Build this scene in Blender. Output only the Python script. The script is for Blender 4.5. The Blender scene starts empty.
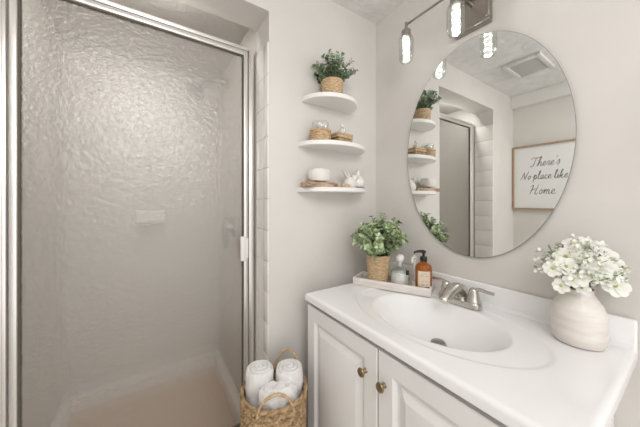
import bpy, bmesh, math, random
from mathutils import Vector, Matrix, noise
PI = math.pi
S = bpy.context.scene
C = S.collection
random.seed(7)
H = 1.27                                   # camera height
YAW = math.radians(33.587)

# ------------------------------------------------------------------ camera, light, exposure
cam = bpy.data.cameras.new('camera')
cam.sensor_width = 36.0
cam.lens = 36.0 * 256.0 / 640.0
cam.shift_y = -11.0 / 640.0
cam.clip_start = 0.02
co = bpy.data.objects.new('camera', cam)
co.location = (0, 0, H)
co.rotation_euler = (PI / 2, 0, -YAW)
C.objects.link(co)
S.camera = co

w = bpy.data.worlds.new('world')
S.world = w
w.use_nodes = True
w.node_tree.nodes['Background'].inputs[0].default_value = (1.0, 0.985, 0.965, 1)
w.node_tree.nodes['Background'].inputs[1].default_value = 1.35


def area(name, loc, target, size, size_y, power, color=(1, 1, 1)):
    l = bpy.data.lights.new(name, 'AREA')
    l.shape = 'RECTANGLE'
    l.size = size
    l.size_y = size_y
    l.energy = power
    l.color = color
    o = bpy.data.objects.new(name, l)
    o.location = loc
    o.rotation_euler = (Vector(target) - Vector(loc)).to_track_quat('-Z', 'Y').to_euler()
    C.objects.link(o)
    return o


area('rear_fill_light', (0.0, -0.62, 2.05), (0.15, 1.2, 1.25), 0.6, 0.45, 8.0, (1.0, 0.985, 0.965))  # unseen area light behind the camera, added for fill and the glass highlight
area('ceiling_fill_light', (-0.25, 0.1, 2.32), (-0.25, 0.1, 0.0), 0.5, 0.5, 4.0, (1.0, 0.975, 0.945))  # added fill under the ceiling, no fixture is modelled here
area('shower_fill_light', (-0.06, 1.305, 2.212), (-0.06, 2.10, 0.7), 0.40, 0.05, 3.0, (1.0, 0.98, 0.955))  # added fill hidden behind the header to brighten the shower interior
BULB = 10.0
S.view_settings.view_transform = 'Standard'
S.view_settings.look = 'None'
S.view_settings.gamma = 1.0
S.view_settings.exposure = 0.1
S.view_settings.use_curve_mapping = False
S.cycles.max_bounces = 14
S.cycles.transmission_bounces = 12
S.cycles.transparent_max_bounces = 12
S.cycles.sample_clamp_indirect = 6.0


# ------------------------------------------------------------------ materials
def mat(name, color, rough=0.5, metal=0.0, color2=None, scale=8.0, stretch=(1, 1, 1), bump=0.0, bump_scale=40.0,
        detail=4.0, transmission=0.0, ior=1.45, coat=0.0, ramp=(0.35, 0.65), bump_stretch=None, dist=0.01, spec=None, sheen=0.0):
    m = bpy.data.materials.new(name)
    m.use_nodes = True
    nt = m.node_tree
    b = nt.nodes['Principled BSDF']
    b.inputs['Base Color'].default_value = (*color, 1)
    b.inputs['Roughness'].default_value = rough
    b.inputs['Metallic'].default_value = metal
    b.inputs['IOR'].default_value = ior
    b.inputs['Transmission Weight'].default_value = transmission
    b.inputs['Coat Weight'].default_value = coat
    if sheen:
        b.inputs['Sheen Weight'].default_value = sheen
    if spec is not None:
        b.inputs['Specular IOR Level'].default_value = spec
    tc = nt.nodes.new('ShaderNodeTexCoord')
    if color2:
        mp = nt.nodes.new('ShaderNodeMapping')
        mp.inputs['Scale'].default_value = stretch
        n = nt.nodes.new('ShaderNodeTexNoise')
        n.inputs['Scale'].default_value = scale
        n.inputs['Detail'].default_value = detail
        r = nt.nodes.new('ShaderNodeValToRGB')
        r.color_ramp.elements[0].position = ramp[0]
        r.color_ramp.elements[1].position = ramp[1]
        r.color_ramp.elements[0].color = (*color, 1)
        r.color_ramp.elements[1].color = (*color2, 1)
        nt.links.new(tc.outputs['Object'], mp.inputs['Vector'])
        nt.links.new(mp.outputs['Vector'], n.inputs['Vector'])
        nt.links.new(n.outputs['Fac'], r.inputs['Fac'])
        nt.links.new(r.outputs['Color'], b.inputs['Base Color'])
    if bump:
        mp2 = nt.nodes.new('ShaderNodeMapping')
        mp2.inputs['Scale'].default_value = bump_stretch or (1, 1, 1)
        n2 = nt.nodes.new('ShaderNodeTexNoise')
        n2.inputs['Scale'].default_value = bump_scale
        n2.inputs['Detail'].default_value = 3.0
        bp = nt.nodes.new('ShaderNodeBump')
        bp.inputs['Strength'].default_value = bump
        bp.inputs['Distance'].default_value = dist
        nt.links.new(tc.outputs['Object'], mp2.inputs['Vector'])
        nt.links.new(mp2.outputs['Vector'], n2.inputs['Vector'])
        nt.links.new(n2.outputs['Fac'], bp.inputs['Height'])
        nt.links.new(bp.outputs['Normal'], b.inputs['Normal'])
    return m


M = {}
M['wall'] = mat('wall_paint', (0.658, 0.630, 0.599), 0.6, color2=(0.703, 0.675, 0.644), scale=3.0, bump=0.15, bump_scale=60, dist=0.003)
M['ceiling'] = mat('ceiling_plaster', (0.72, 0.71, 0.70), 0.8, color2=(0.80, 0.79, 0.78), scale=14, bump=0.8, bump_scale=22, dist=0.012)
M['shower_wall'] = mat('shower_surround', (0.62, 0.585, 0.545), 0.35, color2=(0.66, 0.625, 0.585), scale=2.5)
M['shower_ceiling'] = mat('shower_ceiling', (0.62, 0.595, 0.57), 0.7, bump=0.5, bump_scale=30, dist=0.006)
M['pan'] = mat('shower_pan_white', (0.90, 0.88, 0.86), 0.35)
M['pan_floor'] = mat('shower_pan_floor', (0.58, 0.40, 0.27), 0.6, color2=(0.64, 0.46, 0.32), scale=30)
M['floor'] = mat('floor_tile', (0.62, 0.58, 0.53), 0.5, color2=(0.68, 0.64, 0.59), scale=6)
M['tile'] = mat('glazed_tile', (0.80, 0.775, 0.74), 0.25, color2=(0.84, 0.815, 0.78), scale=12, coat=0.2)
M['grout'] = mat('grout', (0.66, 0.63, 0.59), 0.8)
M['trim'] = mat('trim_paint', (0.76, 0.74, 0.715), 0.4)
M['silver'] = mat('satin_aluminium', (0.86, 0.845, 0.82), 0.30, 0.8, bump=0.05, bump_scale=80, bump_stretch=(8, 8, 0.3))
M['chrome'] = mat('chrome', (0.78, 0.78, 0.77), 0.12, 1.0)
M['seal'] = mat('dark_seal', (0.10, 0.085, 0.065), 0.6)
M['plastic'] = mat('white_plastic', (0.82, 0.80, 0.76), 0.35)
M['ceramic'] = mat('white_ceramic', (0.78, 0.765, 0.74), 0.15, coat=0.4)
M['cabinet'] = mat('cabinet_paint', (0.80, 0.785, 0.775), 0.42, color2=(0.83, 0.815, 0.805), scale=4)
M['cabinet_dark'] = mat('cabinet_inside', (0.30, 0.27, 0.25), 0.7)
M['marble'] = mat('cultured_marble', (0.86, 0.86, 0.86), 0.16, color2=(0.885, 0.887, 0.89), scale=3.5, coat=0.35)
M['nickel'] = mat('brushed_nickel', (0.60, 0.57, 0.53), 0.27, 1.0, bump=0.04, bump_scale=160)
M['nickel_dark'] = mat('dark_brushed_nickel', (0.40, 0.365, 0.33), 0.30, 1.0, bump=0.04, bump_scale=160)
M['drain'] = mat('pewter_drain', (0.42, 0.41, 0.39), 0.32, 1.0)
M['brass'] = mat('antique_brass', (0.42, 0.33, 0.20), 0.34, 1.0, color2=(0.24, 0.18, 0.10), scale=40)
M['mirror'] = mat('mirror_silvering', (0.86, 0.875, 0.86), 0.012, 1.0)
M['mirror_edge'] = mat('mirror_edge_glass', (0.20, 0.21, 0.20), 0.5, 0.3)
M['shelf'] = mat('shelf_white', (0.84, 0.825, 0.81), 0.38)
M['rope'] = mat('seagrass_rope', (0.44, 0.30, 0.17), 0.8, color2=(0.66, 0.50, 0.32), scale=60, stretch=(1, 1, 2.5), bump=0.3, bump_scale=200, dist=0.003)
M['wicker'] = mat('wicker', (0.20, 0.125, 0.06), 0.7, color2=(0.52, 0.36, 0.20), scale=45, stretch=(1, 1, 2.0), bump=0.3, bump_scale=180, dist=0.003)
M['leaf'] = mat('eucalyptus_leaf', (0.14, 0.22, 0.10), 0.5, color2=(0.52, 0.60, 0.47), scale=38, detail=2, ramp=(0.38, 0.66))
M['leaf_light'] = mat('boxwood_leaf', (0.17, 0.27, 0.085), 0.45, color2=(0.60, 0.69, 0.46), scale=38, detail=2, ramp=(0.36, 0.64))
M['stem'] = mat('plant_stem', (0.14, 0.17, 0.07), 0.7)
M['soil'] = mat('dark_moss', (0.05, 0.045, 0.03), 0.9)
M['towel'] = mat('terry_towel', (0.80, 0.785, 0.77), 0.95, color2=(0.86, 0.85, 0.84), scale=40, bump=0.7, bump_scale=320, dist=0.004, sheen=0.3)
M['whitewash'] = mat('whitewashed_wood', (0.66, 0.60, 0.56), 0.6, color2=(0.80, 0.76, 0.73), scale=14, stretch=(1, 6, 6), bump=0.2, bump_scale=60, bump_stretch=(1, 6, 6), dist=0.003)
M['driftwood'] = mat('driftwood', (0.26, 0.16, 0.11), 0.75, color2=(0.62, 0.46, 0.33), scale=22, stretch=(1, 5, 5), bump=0.3, bump_scale=60, bump_stretch=(1, 5, 5), dist=0.004)
M['bead'] = mat('wooden_bead', (0.50, 0.36, 0.24), 0.6, color2=(0.66, 0.50, 0.36), scale=30)
M['shell'] = mat('white_shell', (0.82, 0.79, 0.75), 0.45, color2=(0.72, 0.67, 0.62), scale=40, bump=0.2, bump_scale=60)
M['stoneware'] = mat('white_stoneware', (0.80, 0.775, 0.74), 0.5, color2=(0.72, 0.68, 0.64), scale=24, bump=0.25, bump_scale=50, dist=0.004)
M['vase'] = mat('streaked_vase', (0.69, 0.635, 0.58), 0.4, color2=(0.77, 0.73, 0.69), scale=9, stretch=(1.2, 1.2, 6), ramp=(0.36, 0.62), bump=0.1, bump_scale=30, dist=0.002, coat=0.15)
M['vase_rim'] = mat('vase_rim_clay', (0.52, 0.41, 0.29), 0.6)
M['amber'] = mat('amber_glass', (0.62, 0.20, 0.03), 0.06, transmission=0.6, ior=1.4, color2=(0.50, 0.14, 0.015), scale=6)
M['label'] = mat('paper_label', (0.74, 0.63, 0.50), 0.7)
M['ink'] = mat('black_ink', (0.07, 0.068, 0.066), 0.6)
M['grey_ink'] = mat('grey_ink', (0.30, 0.25, 0.20), 0.7)
M['black_plastic'] = mat('black_plastic', (0.012, 0.011, 0.011), 0.28)
M['salts'] = mat('bath_salts', (0.86, 0.86, 0.85), 0.7, bump=0.5, bump_scale=150)
M['petal'] = mat('white_petal', (0.87, 0.87, 0.82), 0.6, color2=(0.80, 0.81, 0.72), scale=30)
M['petal_center'] = mat('flower_heart', (0.46, 0.46, 0.16), 0.7)
M['board'] = mat('sign_board', (0.80, 0.80, 0.785), 0.7)
M['oak'] = mat('oak_frame', (0.36, 0.24, 0.15), 0.55, color2=(0.46, 0.32, 0.21), scale=16, stretch=(4, 4, 1))
M['vent'] = mat('vent_plastic', (0.70, 0.69, 0.67), 0.5)
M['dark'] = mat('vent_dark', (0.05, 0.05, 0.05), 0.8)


def clear_glass(name, tint=(1, 1, 1), gloss=0.05, rough=0.03):
    m = bpy.data.materials.new(name)
    m.use_nodes = True
    nt = m.node_tree
    nt.nodes.remove(nt.nodes['Principled BSDF'])
    out = nt.nodes['Material Output']
    t = nt.nodes.new('ShaderNodeBsdfTransparent')
    t.inputs[0].default_value = (*tint, 1)
    g = nt.nodes.new('ShaderNodeBsdfGlossy')
    g.inputs['Roughness'].default_value = rough
    lw = nt.nodes.new('ShaderNodeLayerWeight')
    lw.inputs[0].default_value = 0.25
    mth = nt.nodes.new('ShaderNodeMath')
    mth.operation = 'MULTIPLY_ADD'
    mth.inputs[1].default_value = 0.38
    mth.inputs[2].default_value = gloss
    mx = nt.nodes.new('ShaderNodeMixShader')
    nt.links.new(lw.outputs['Facing'], mth.inputs[0])
    nt.links.new(mth.outputs[0], mx.inputs[0])
    nt.links.new(t.outputs[0], mx.inputs[1])
    nt.links.new(g.outputs[0], mx.inputs[2])
    nt.links.new(mx.outputs[0], out.inputs[0])
    return m


M['glass'] = clear_glass('clear_glass', (0.96, 0.97, 0.96))


def hammered_glass():
    m = bpy.data.materials.new('hammered_shower_glass')
    m.use_nodes = True
    nt = m.node_tree
    nt.nodes.remove(nt.nodes['Principled BSDF'])
    out = nt.nodes['Material Output']
    tc = nt.nodes.new('ShaderNodeTexCoord')
    n1 = nt.nodes.new('ShaderNodeTexNoise')
    n1.inputs['Scale'].default_value = 62.0
    n1.inputs['Detail'].default_value = 2.0
    n1.inputs['Distortion'].default_value = 0.6
    bp = nt.nodes.new('ShaderNodeBump')
    bp.inputs['Strength'].default_value = 0.8
    bp.inputs['Distance'].default_value = 0.005
    nt.links.new(tc.outputs['Object'], n1.inputs['Vector'])
    nt.links.new(n1.outputs['Fac'], bp.inputs['Height'])
    rf = nt.nodes.new('ShaderNodeBsdfRefraction')
    rf.inputs['Color'].default_value = (0.97, 0.965, 0.955, 1)
    rf.inputs['Roughness'].default_value = 0.08
    rf.inputs['IOR'].default_value = 1.10
    tp = nt.nodes.new('ShaderNodeBsdfTransparent')
    tp.inputs[0].default_value = (0.97, 0.965, 0.955, 1)
    tl = nt.nodes.new('ShaderNodeBsdfTranslucent')
    tl.inputs[0].default_value = (0.78, 0.745, 0.70, 1)
    df = nt.nodes.new('ShaderNodeBsdfDiffuse')
    df.inputs[0].default_value = (0.66, 0.63, 0.595, 1)
    gl = nt.nodes.new('ShaderNodeBsdfGlossy')
    gl.inputs['Roughness'].default_value = 0.30
    for s in (rf, gl, df):
        nt.links.new(bp.outputs['Normal'], s.inputs['Normal'])

    def mix(f, a, b):
        x = nt.nodes.new('ShaderNodeMixShader')
        x.inputs[0].default_value = f
        nt.links.new(a.outputs[0], x.inputs[1])
        nt.links.new(b.outputs[0], x.inputs[2])
        return x
    base = mix(0.45, tp, rf)
    body = mix(0.40, tl, df)
    a = mix(0.22, base, body)
    r = mix(0.09, a, gl)
    nt.links.new(r.outputs[0], out.inputs[0])
    return m


M['shower_glass'] = hammered_glass()


def emit(name, col, s):
    m = bpy.data.materials.new(name)
    m.use_nodes = True
    b = m.node_tree.nodes['Principled BSDF']
    b.inputs['Base Color'].default_value = (0.9, 0.9, 0.9, 1)
    b.inputs['Emission Color'].default_value = (*col, 1)
    b.inputs['Emission Strength'].default_value = s
    nt = m.node_tree
    tc = nt.nodes.new('ShaderNodeTexCoord')
    n = nt.nodes.new('ShaderNodeTexNoise')
    n.inputs['Scale'].default_value = 1
    mp = nt.nodes.new('ShaderNodeMapping')
    mp.inputs['Scale'].default_value = (30, 30, 75)
    nt.links.new(tc.outputs['Object'], mp.inputs['Vector'])
    mr = nt.nodes.new('ShaderNodeMapRange')
    mr.inputs[1].default_value = 0.49
    mr.inputs[2].default_value = 0.64
    mr.inputs[3].default_value = 0.42
    mr.inputs[4].default_value = s
    nt.links.new(mp.outputs['Vector'], n.inputs['Vector'])
    nt.links.new(n.outputs['Fac'], mr.inputs[0])
    nt.links.new(mr.outputs[0], b.inputs['Emission Strength'])
    return m


M['bulb'] = emit('glowing_crystal', (1.0, 0.97, 0.93), BULB)


# ------------------------------------------------------------------ mesh helpers
def BM():
    return bmesh.new()


def box(bm, lo, hi, bev=0.0, seg=2, mtx=None):
    v = [bm.verts.new((x, y, z)) for x in (lo[0], hi[0]) for y in (lo[1], hi[1]) for z in (lo[2], hi[2])]
    fs = [bm.faces.new([v[i] for i in q]) for q in ((0, 1, 3, 2), (4, 6, 7, 5), (0, 4, 5, 1), (2, 3, 7, 6), (0, 2, 6, 4), (1, 5, 7, 3))]
    if bev:
        es = list({e for f in fs for e in f.edges})
        r = bmesh.ops.bevel(bm, geom=es, offset=bev, segments=seg, affect='EDGES', profile=0.5)
        vs = {x for f in r['faces'] for x in f.verts} | {x for x in v if x.is_valid}
    else:
        vs = set(v)
    if mtx is not None:
        bmesh.ops.transform(bm, matrix=mtx, verts=list(vs))
    return vs


def lathe(bm, prof, seg=40, origin=(0, 0, 0), cap0=True, cap1=True, sx=1.0, sy=1.0, mtx=None, square=0.0):
    rings = []
    new = []
    for (r, z) in prof:
        ring = []
        for i in range(seg):
            a = 2 * PI * i / seg
            c, s = math.cos(a), math.sin(a)
            k = 1.0
            if square:
                p = 2.0 + square
                k = (abs(c) ** p + abs(s) ** p) ** (-1 / p)
            ring.append(bm.verts.new((origin[0] + r * k * c * sx, origin[1] + r * k * s * sy, origin[2] + z)))
        rings.append(ring)
        new += ring
    for a, b in zip(rings, rings[1:]):
        for i in range(seg):
            j = (i + 1) % seg
            bm.faces.new((a[i], a[j], b[j], b[i]))
    if cap0:
        bm.faces.new(rings[0][::-1])
    if cap1:
        bm.faces.new(rings[-1])
    if mtx is not None:
        bmesh.ops.transform(bm, matrix=mtx, verts=new)
    return new


def smooth_path(pts, n=8):
    P = [Vector(p) for p in pts]
    if len(P) < 3:
        return P
    P = [P[0] * 2 - P[1]] + P + [P[-1] * 2 - P[-2]]
    out = []
    for i in range(1, len(P) - 2):
        p0, p1, p2, p3 = P[i - 1:i + 3]
        for k in range(n):
            t = k / n
            out.append(0.5 * ((2 * p1) + (p2 - p0) * t + (2 * p0 - 5 * p1 + 4 * p2 - p3) * t * t + (3 * p1 - p0 - 3 * p2 + p3) * t ** 3))
    out.append(P[-2])
    return out


def tube(bm, pts, r, seg=10, cap=True, flat=1.0):
    """r: radius or list of radii along the points"""
    P = [Vector(p) for p in pts]
    n = len(P)
    rr = r if isinstance(r, (list, tuple)) else [r] * n
    if len(rr) != n:
        q = []
        for i in range(n):
            t = i / (n - 1) * (len(rr) - 1)
            k = min(int(t), len(rr) - 2)
            q.append(rr[k] + (rr[k + 1] - rr[k]) * (t - k))
        rr = q
    T = [(P[min(i + 1, n - 1)] - P[max(i - 1, 0)]).normalized() for i in range(n)]
    up = Vector((0, 0, 1)) if abs(T[0].z) < 0.9 else Vector((1, 0, 0))
    N = (up - T[0] * up.dot(T[0])).normalized()
    rings = []
    for i in range(n):
        N = (N - T[i] * N.dot(T[i])).normalized()
        B = T[i].cross(N)
        rings.append([bm.verts.new(P[i] + (N * math.cos(2 * PI * k / seg) * flat + B * math.sin(2 * PI * k / seg)) * rr[i]) for k in range(seg)])
    for a, b in zip(rings, rings[1:]):
        for k in range(seg):
            j = (k + 1) % seg
            bm.faces.new((a[k], a[j], b[j], b[k]))
    if cap:
        bm.faces.new(rings[0][::-1])
        bm.faces.new(rings[-1])


def ball(bm, c, r, u=16, v=10, scale=(1, 1, 1)):
    m = Matrix.Translation(c) @ Matrix.Diagonal((*scale, 1))
    return bmesh.ops.create_uvsphere(bm, u_segments=u, v_segments=v, radius=r, matrix=m)['verts']


def obj(name, bm, material, parent=None, smooth=True, angle=40):
    bmesh.ops.recalc_face_normals(bm, faces=bm.faces)
    me = bpy.data.meshes.new(name)
    bm.to_mesh(me)
    bm.free()
    me.materials.append(M[material])
    if smooth:
        me.polygons.foreach_set('use_smooth', [True] * len(me.polygons))
        me.set_sharp_from_angle(angle=math.radians(angle))
    o = bpy.data.objects.new(name, me)
    C.objects.link(o)
    if parent:
        o.parent = parent
    return o


def thing(name, label, cat, loc=(0, 0, 0), rz=0.0, group=None, rot=None):
    o = bpy.data.objects.new(name, None)
    o.empty_display_size = 0.02
    C.objects.link(o)
    o.location = loc
    o.rotation_euler = rot or (0, 0, rz)
    return tag(o, label, cat, group)


def tag(o, label, cat, group=None):
    o['label'] = label
    o['category'] = cat
    if group:
        o['group'] = group
    return o


def struct(name, bm, material, label=None, cat=None, smooth=False):
    o = obj(name, bm, material, None, smooth)
    o['kind'] = 'structure'
    if label:
        o['label'] = label
        o['category'] = cat or name.split('_')[0]
    return o


# ------------------------------------------------------------------ the room
WX, WY, LX, FY = 1.136, 1.1, -0.88, -0.80        # right wall, back wall, left wall, front wall
CZ = H + 1.073                                    # ceiling
OX0, OX1, OZ = -0.431, 0.452, H + 0.872            # shower opening
SY0, SY1, SZ = 1.263, 2.11, H + 0.955             # shower alcove
T = 0.10
b = BM(); box(b, (LX - T, FY - T, -0.1), (WX + T, SY1 + T, 0.0))
struct('floor', b, 'floor', 'beige floor of the bathroom', 'floor')
b = BM(); box(b, (LX - T, FY - T, CZ), (WX + T, SY0, CZ + 0.1))
struct('ceiling', b, 'ceiling', 'white swirl textured ceiling above the vanity', 'ceiling')
b = BM(); box(b, (WX, FY - T, 0), (WX + T, SY1, CZ))
struct('wall_right', b, 'wall', 'warm off white wall behind the oval mirror', 'wall')
b = BM()
box(b, (OX1, WY, 0), (WX, SY0, CZ)); box(b, (LX, WY, 0), (OX0, SY0, CZ)); box(b, (OX0, WY, OZ), (OX1, SY0, CZ))
struct('wall_back', b, 'wall', 'warm off white wall holding the shelves and the shower opening', 'wall')
b = BM(); box(b, (LX - T, FY - T, 0), (LX, SY0, CZ))
struct('wall_left', b, 'wall', 'off white wall with the framed sign, seen in the mirror', 'wall')
b = BM()
box(b, (OX1, SY0, 0), (OX1 + 0.08, SY1 + 0.08, SZ)); box(b, (OX0 - 0.08, SY0, 0), (OX0, SY1 + 0.08, SZ)); box(b, (OX0, SY1, 0), (OX1, SY1 + 0.08, SZ))
struct('wall_shower', b, 'shower_wall', 'smooth grey beige walls inside the shower alcove', 'wall')
b = BM(); box(b, (OX0 - 0.08, SY0, SZ), (OX1 + 0.08, SY1 + 0.08, SZ + 0.1))
struct('ceiling_shower', b, 'shower_ceiling', 'low plaster ceiling inside the shower alcove', 'ceiling')
b = BM(); box(b, (LX, FY, H + 0.955), (-0.82, WY, CZ), 0.004)
struct('trim_1', b, 'trim', 'boxed trim along the top of the left wall', 'trim')
# tiled return of the shower opening
b = BM()
NT, TZ = 14, (H + 0.731 - 0.002) / 14
for k in range(NT):
    z0 = 0.002 + k * TZ
    box(b, (OX1 - 0.006, WY + 0.052, z0), (OX1 - 0.0005, SY0 - 0.002, z0 + TZ - 0.0012), 0.001, 1)
    box(b, (OX1 - 0.008, WY - 0.002, z0), (OX1 - 0.0005, WY + 0.0508, z0 + TZ - 0.0012), 0.002, 2)
    box(b, (OX0 + 0.0005, WY - 0.002, z0), (OX0 + 0.008, SY0 - 0.002, z0 + TZ - 0.0012), 0.002, 2)
struct('trim_2', b, 'tile', 'column of pale glazed tiles lining the shower opening', 'trim', True)
for nm, lo, hi in (('baseboard_right', (WX - 0.014, FY, 0), (WX, 0.10, 0.09)), ('baseboard_back', (OX1, WY - 0.014, 0), (WX - 0.016, WY, 0.09)),
                   ('baseboard_left', (LX, FY, 0), (LX + 0.014, WY, 0.09))):
    b = BM(); box(b, lo, hi, 0.004); struct(nm, b, 'trim', 'white baseboard along the foot of the ' + nm.split('_')[1] + ' wall', 'baseboard')

# ------------------------------------------------------------------ shower
t = thing('shower_pan', 'white shower base with beige floor behind the frosted glass door', 'shower base', (0, 0, 0))
b = BM()
box(b, (OX0 + 0.002, SY0 - 0.03, 0.001), (OX1 - 0.016, SY0 + 0.09, 0.10), 0.01)
box(b, (OX0 + 0.002, SY1 - 0.045, 0.001), (OX1 - 0.002, SY1 - 0.002, 0.125), 0.012)
box(b, (OX1 - 0.05, SY0 + 0.09, 0.001), (OX1 - 0.002, SY1 - 0.045, 0.125), 0.012)
box(b, (OX0 + 0.002, SY0 + 0.09, 0.001), (OX0 + 0.05, SY1 - 0.045, 0.125), 0.012)
obj('rim', b, 'pan', t)
b = BM(); box(b, (OX0 + 0.05, SY0 + 0.09, 0.001), (OX1 - 0.05, SY1 - 0.045, 0.03)); o = obj('pan_floor', b, 'pan_floor', t)
o['label'] = 'beige non-slip floor of the shower base'

DY = 1.285
t = thing('shower_door', 'silver framed shower door with hammered obscure glass', 'shower door', (0, DY, 0))
RZ0, RZ1 = H + 0.735, H + 0.775
b = BM()
box(b, (OX0 + 0.014, -0.020, 0.101), (OX0 + 0.038, 0.022, RZ1), 0.003)
box(b, (OX1 - 0.038, -0.020, 0.101), (OX1 - 0.0145, 0.022, RZ1), 0.003)
for xx in (OX0 + 0.024, OX1 - 0.030):
    box(b, (xx, -0.024, 0.101), (xx + 0.006, -0.0195, RZ1), 0.002)
box(b, (OX0 + 0.038, -0.020, RZ1 - 0.016), (OX1 - 0.038, 0.022, RZ1), 0.003)
box(b, (OX0 + 0.038, -0.024, RZ1 - 0.012), (OX1 - 0.038, -0.0195, RZ1 - 0.004), 0.002)
box(b, (OX0 + 0.038, -0.020, 0.101), (OX1 - 0.038, 0.022, 0.125), 0.003)
obj('outer_frame', b, 'silver', t)
DX0, DX1 = OX0 + 0.042, OX1 - 0.043
b = BM()
box(b, (DX0, -0.016, 0.128), (DX0 + 0.020, 0.014, RZ1 - 0.018), 0.004, 3)
box(b, (DX1 - 0.020, -0.016, 0.128), (DX1, 0.014, RZ1 - 0.018), 0.004, 3)
box(b, (DX0 + 0.020, -0.016, RZ0), (DX1 - 0.020, 0.014, RZ1 - 0.018), 0.004, 3)
box(b, (DX0 + 0.020, -0.016, 0.128), (DX1 - 0.020, 0.014, 0.16), 0.004, 3)
lf = obj('door_frame', b, 'silver', t)
b = BM()
box(b, (DX0 + 0.0202, -0.009, 0.16), (DX0 + 0.0255, 0.007, RZ0)); box(b, (DX1 - 0.0255, -0.009, 0.16), (DX1 - 0.0202, 0.007, RZ0))
box(b, (DX0 + 0.0255, -0.009, RZ0 - 0.005), (DX1 - 0.0255, 0.007, RZ0 - 0.0002)); box(b, (DX0 + 0.0255, -0.009, 0.1605), (DX1 - 0.0255, 0.007, 0.165))
obj('seal', b, 'seal', lf)
b = BM(); box(b, (DX0 + 0.022, -0.004, 0.161), (DX1 - 0.022, 0.002, RZ0 - 0.001))
gp = obj('glass_panel', b, 'shower_glass', t, False)
b = BM()
box(b, (DX1 - 0.044, -0.046, H - 0.285), (DX1 - 0.020, -0.034, H - 0.165), 0.004, 3)
box(b, (DX1 - 0.030, -0.040, H - 0.275), (DX1 - 0.004, -0.0155, H - 0.175), 0.003, 2)
o = obj('handle', b, 'plastic', t); o['label'] = 'short white pull handle on the door edge'

t = thing('soap_dish', 'small ceramic soap dish on the shower wall, blurred behind glass', 'soap dish', (0.0, SY1, H - 0.10))
b = BM()
box(b, (-0.085, -0.014, -0.045), (0.085, -0.001, 0.045), 0.006, 3); obj('back_plate', b, 'ceramic', t)
b = BM()
box(b, (-0.075, -0.085, -0.040), (0.075, -0.012, -0.026), 0.006, 3); box(b, (-0.075, -0.088, -0.034), (0.075, -0.078, -0.012), 0.004, 3)
obj('tray', b, 'ceramic', t)
t = thing('overhead_shower', 'metal shower head on a bent arm, blurred behind glass', 'shower head', (OX1, 1.84, H + 0.80))
b = BM(); tube(b, smooth_path([(-0.001, 0, 0.02), (-0.08, 0, 0.03), (-0.15, 0, -0.01), (-0.18, 0, -0.04)]), 0.014); obj('arm', b, 'drain', t)
b = BM(); lathe(b, [(0.014, 0.03), (0.024, 0.015), (0.058, -0.02), (0.062, -0.03), (0.05, -0.034)], 24, mtx=Matrix.Translation((-0.195, 0, -0.06)) @ Matrix.Rotation(0.6, 4, 'Y')); obj('spray_face', b, 'drain', t)
b = BM(); lathe(b, [(0.028, 0.0), (0.026, 0.008), (0.014, 0.012)], 24, mtx=Matrix.Translation((-0.001, 0, 0.02)) @ Matrix.Rotation(-PI / 2, 4, 'Y')); obj('flange', b, 'drain', t)
t = thing('shower_valve', 'metal shower valve lever on the side wall, blurred behind glass', 'shower valve', (OX1, 1.68, H - 0.16))
b = BM(); lathe(b, [(0.065, 0.001), (0.063, 0.007), (0.03, 0.012), (0.026, 0.04), (0.02, 0.05)], 32, mtx=Matrix.Rotation(-PI / 2, 4, 'Y')); obj('plate', b, 'drain', t)
b = BM(); tube(b, smooth_path([(-0.045, 0, 0.055), (-0.055, 0, 0.0), (-0.052, 0, -0.08), (-0.055, 0, -0.13)]), [0.016, 0.022, 0.018, 0.015]); obj('lever', b, 'drain', t)

# ------------------------------------------------------------------ vanity cabinet
CT = H - 0.407                                    # counter top height
CX0, CY0, CY1 = 0.583, 0.104, 1.0
CB = CT - 0.031
FX = 0.592                                        # door fronts
KY0, KY1, KM = 0.148, 0.996, 0.567
t = thing('vanity_cabinet', 'pale painted vanity cabinet with two raised panel doors under the sink', 'vanity cabinet', (0, 0, 0))
b = BM()
box(b, (FX + 0.020, KY0, 0.09), (WX - 0.002, KY0 + 0.018, CB - 0.001)); box(b, (FX + 0.020, KY1 - 0.018, 0.09), (WX - 0.002, KY1, CB - 0.001))
box(b, (FX + 0.020, KY0 + 0.018, CB - 0.055), (FX + 0.038, KY1 - 0.018, CB - 0.001)); box(b, (FX + 0.020, KY0 + 0.018, 0.09), (FX + 0.038, KY1 - 0.018, 0.14))
box(b, (FX + 0.020, KM - 0.025, 0.14), (FX + 0.038, KM + 0.025, CB - 0.055)); box(b, (FX + 0.038, KY0 + 0.018, 0.10), (WX - 0.002, KY1 - 0.018, 0.118))
obj('body', b, 'cabinet', t)
b = BM(); box(b, (FX + 0.08, KY0 + 0.01, 0.001), (FX + 0.10, KY1 - 0.01, 0.0895)); box(b, (FX + 0.10, KY0 + 0.01, 0.001), (WX - 0.02, KY0 + 0.03, 0.0895)); box(b, (FX + 0.10, KY1 - 0.03, 0.001), (WX - 0.02, KY1 - 0.01, 0.0895))
obj('toe_kick', b, 'cabinet', t)


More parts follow.
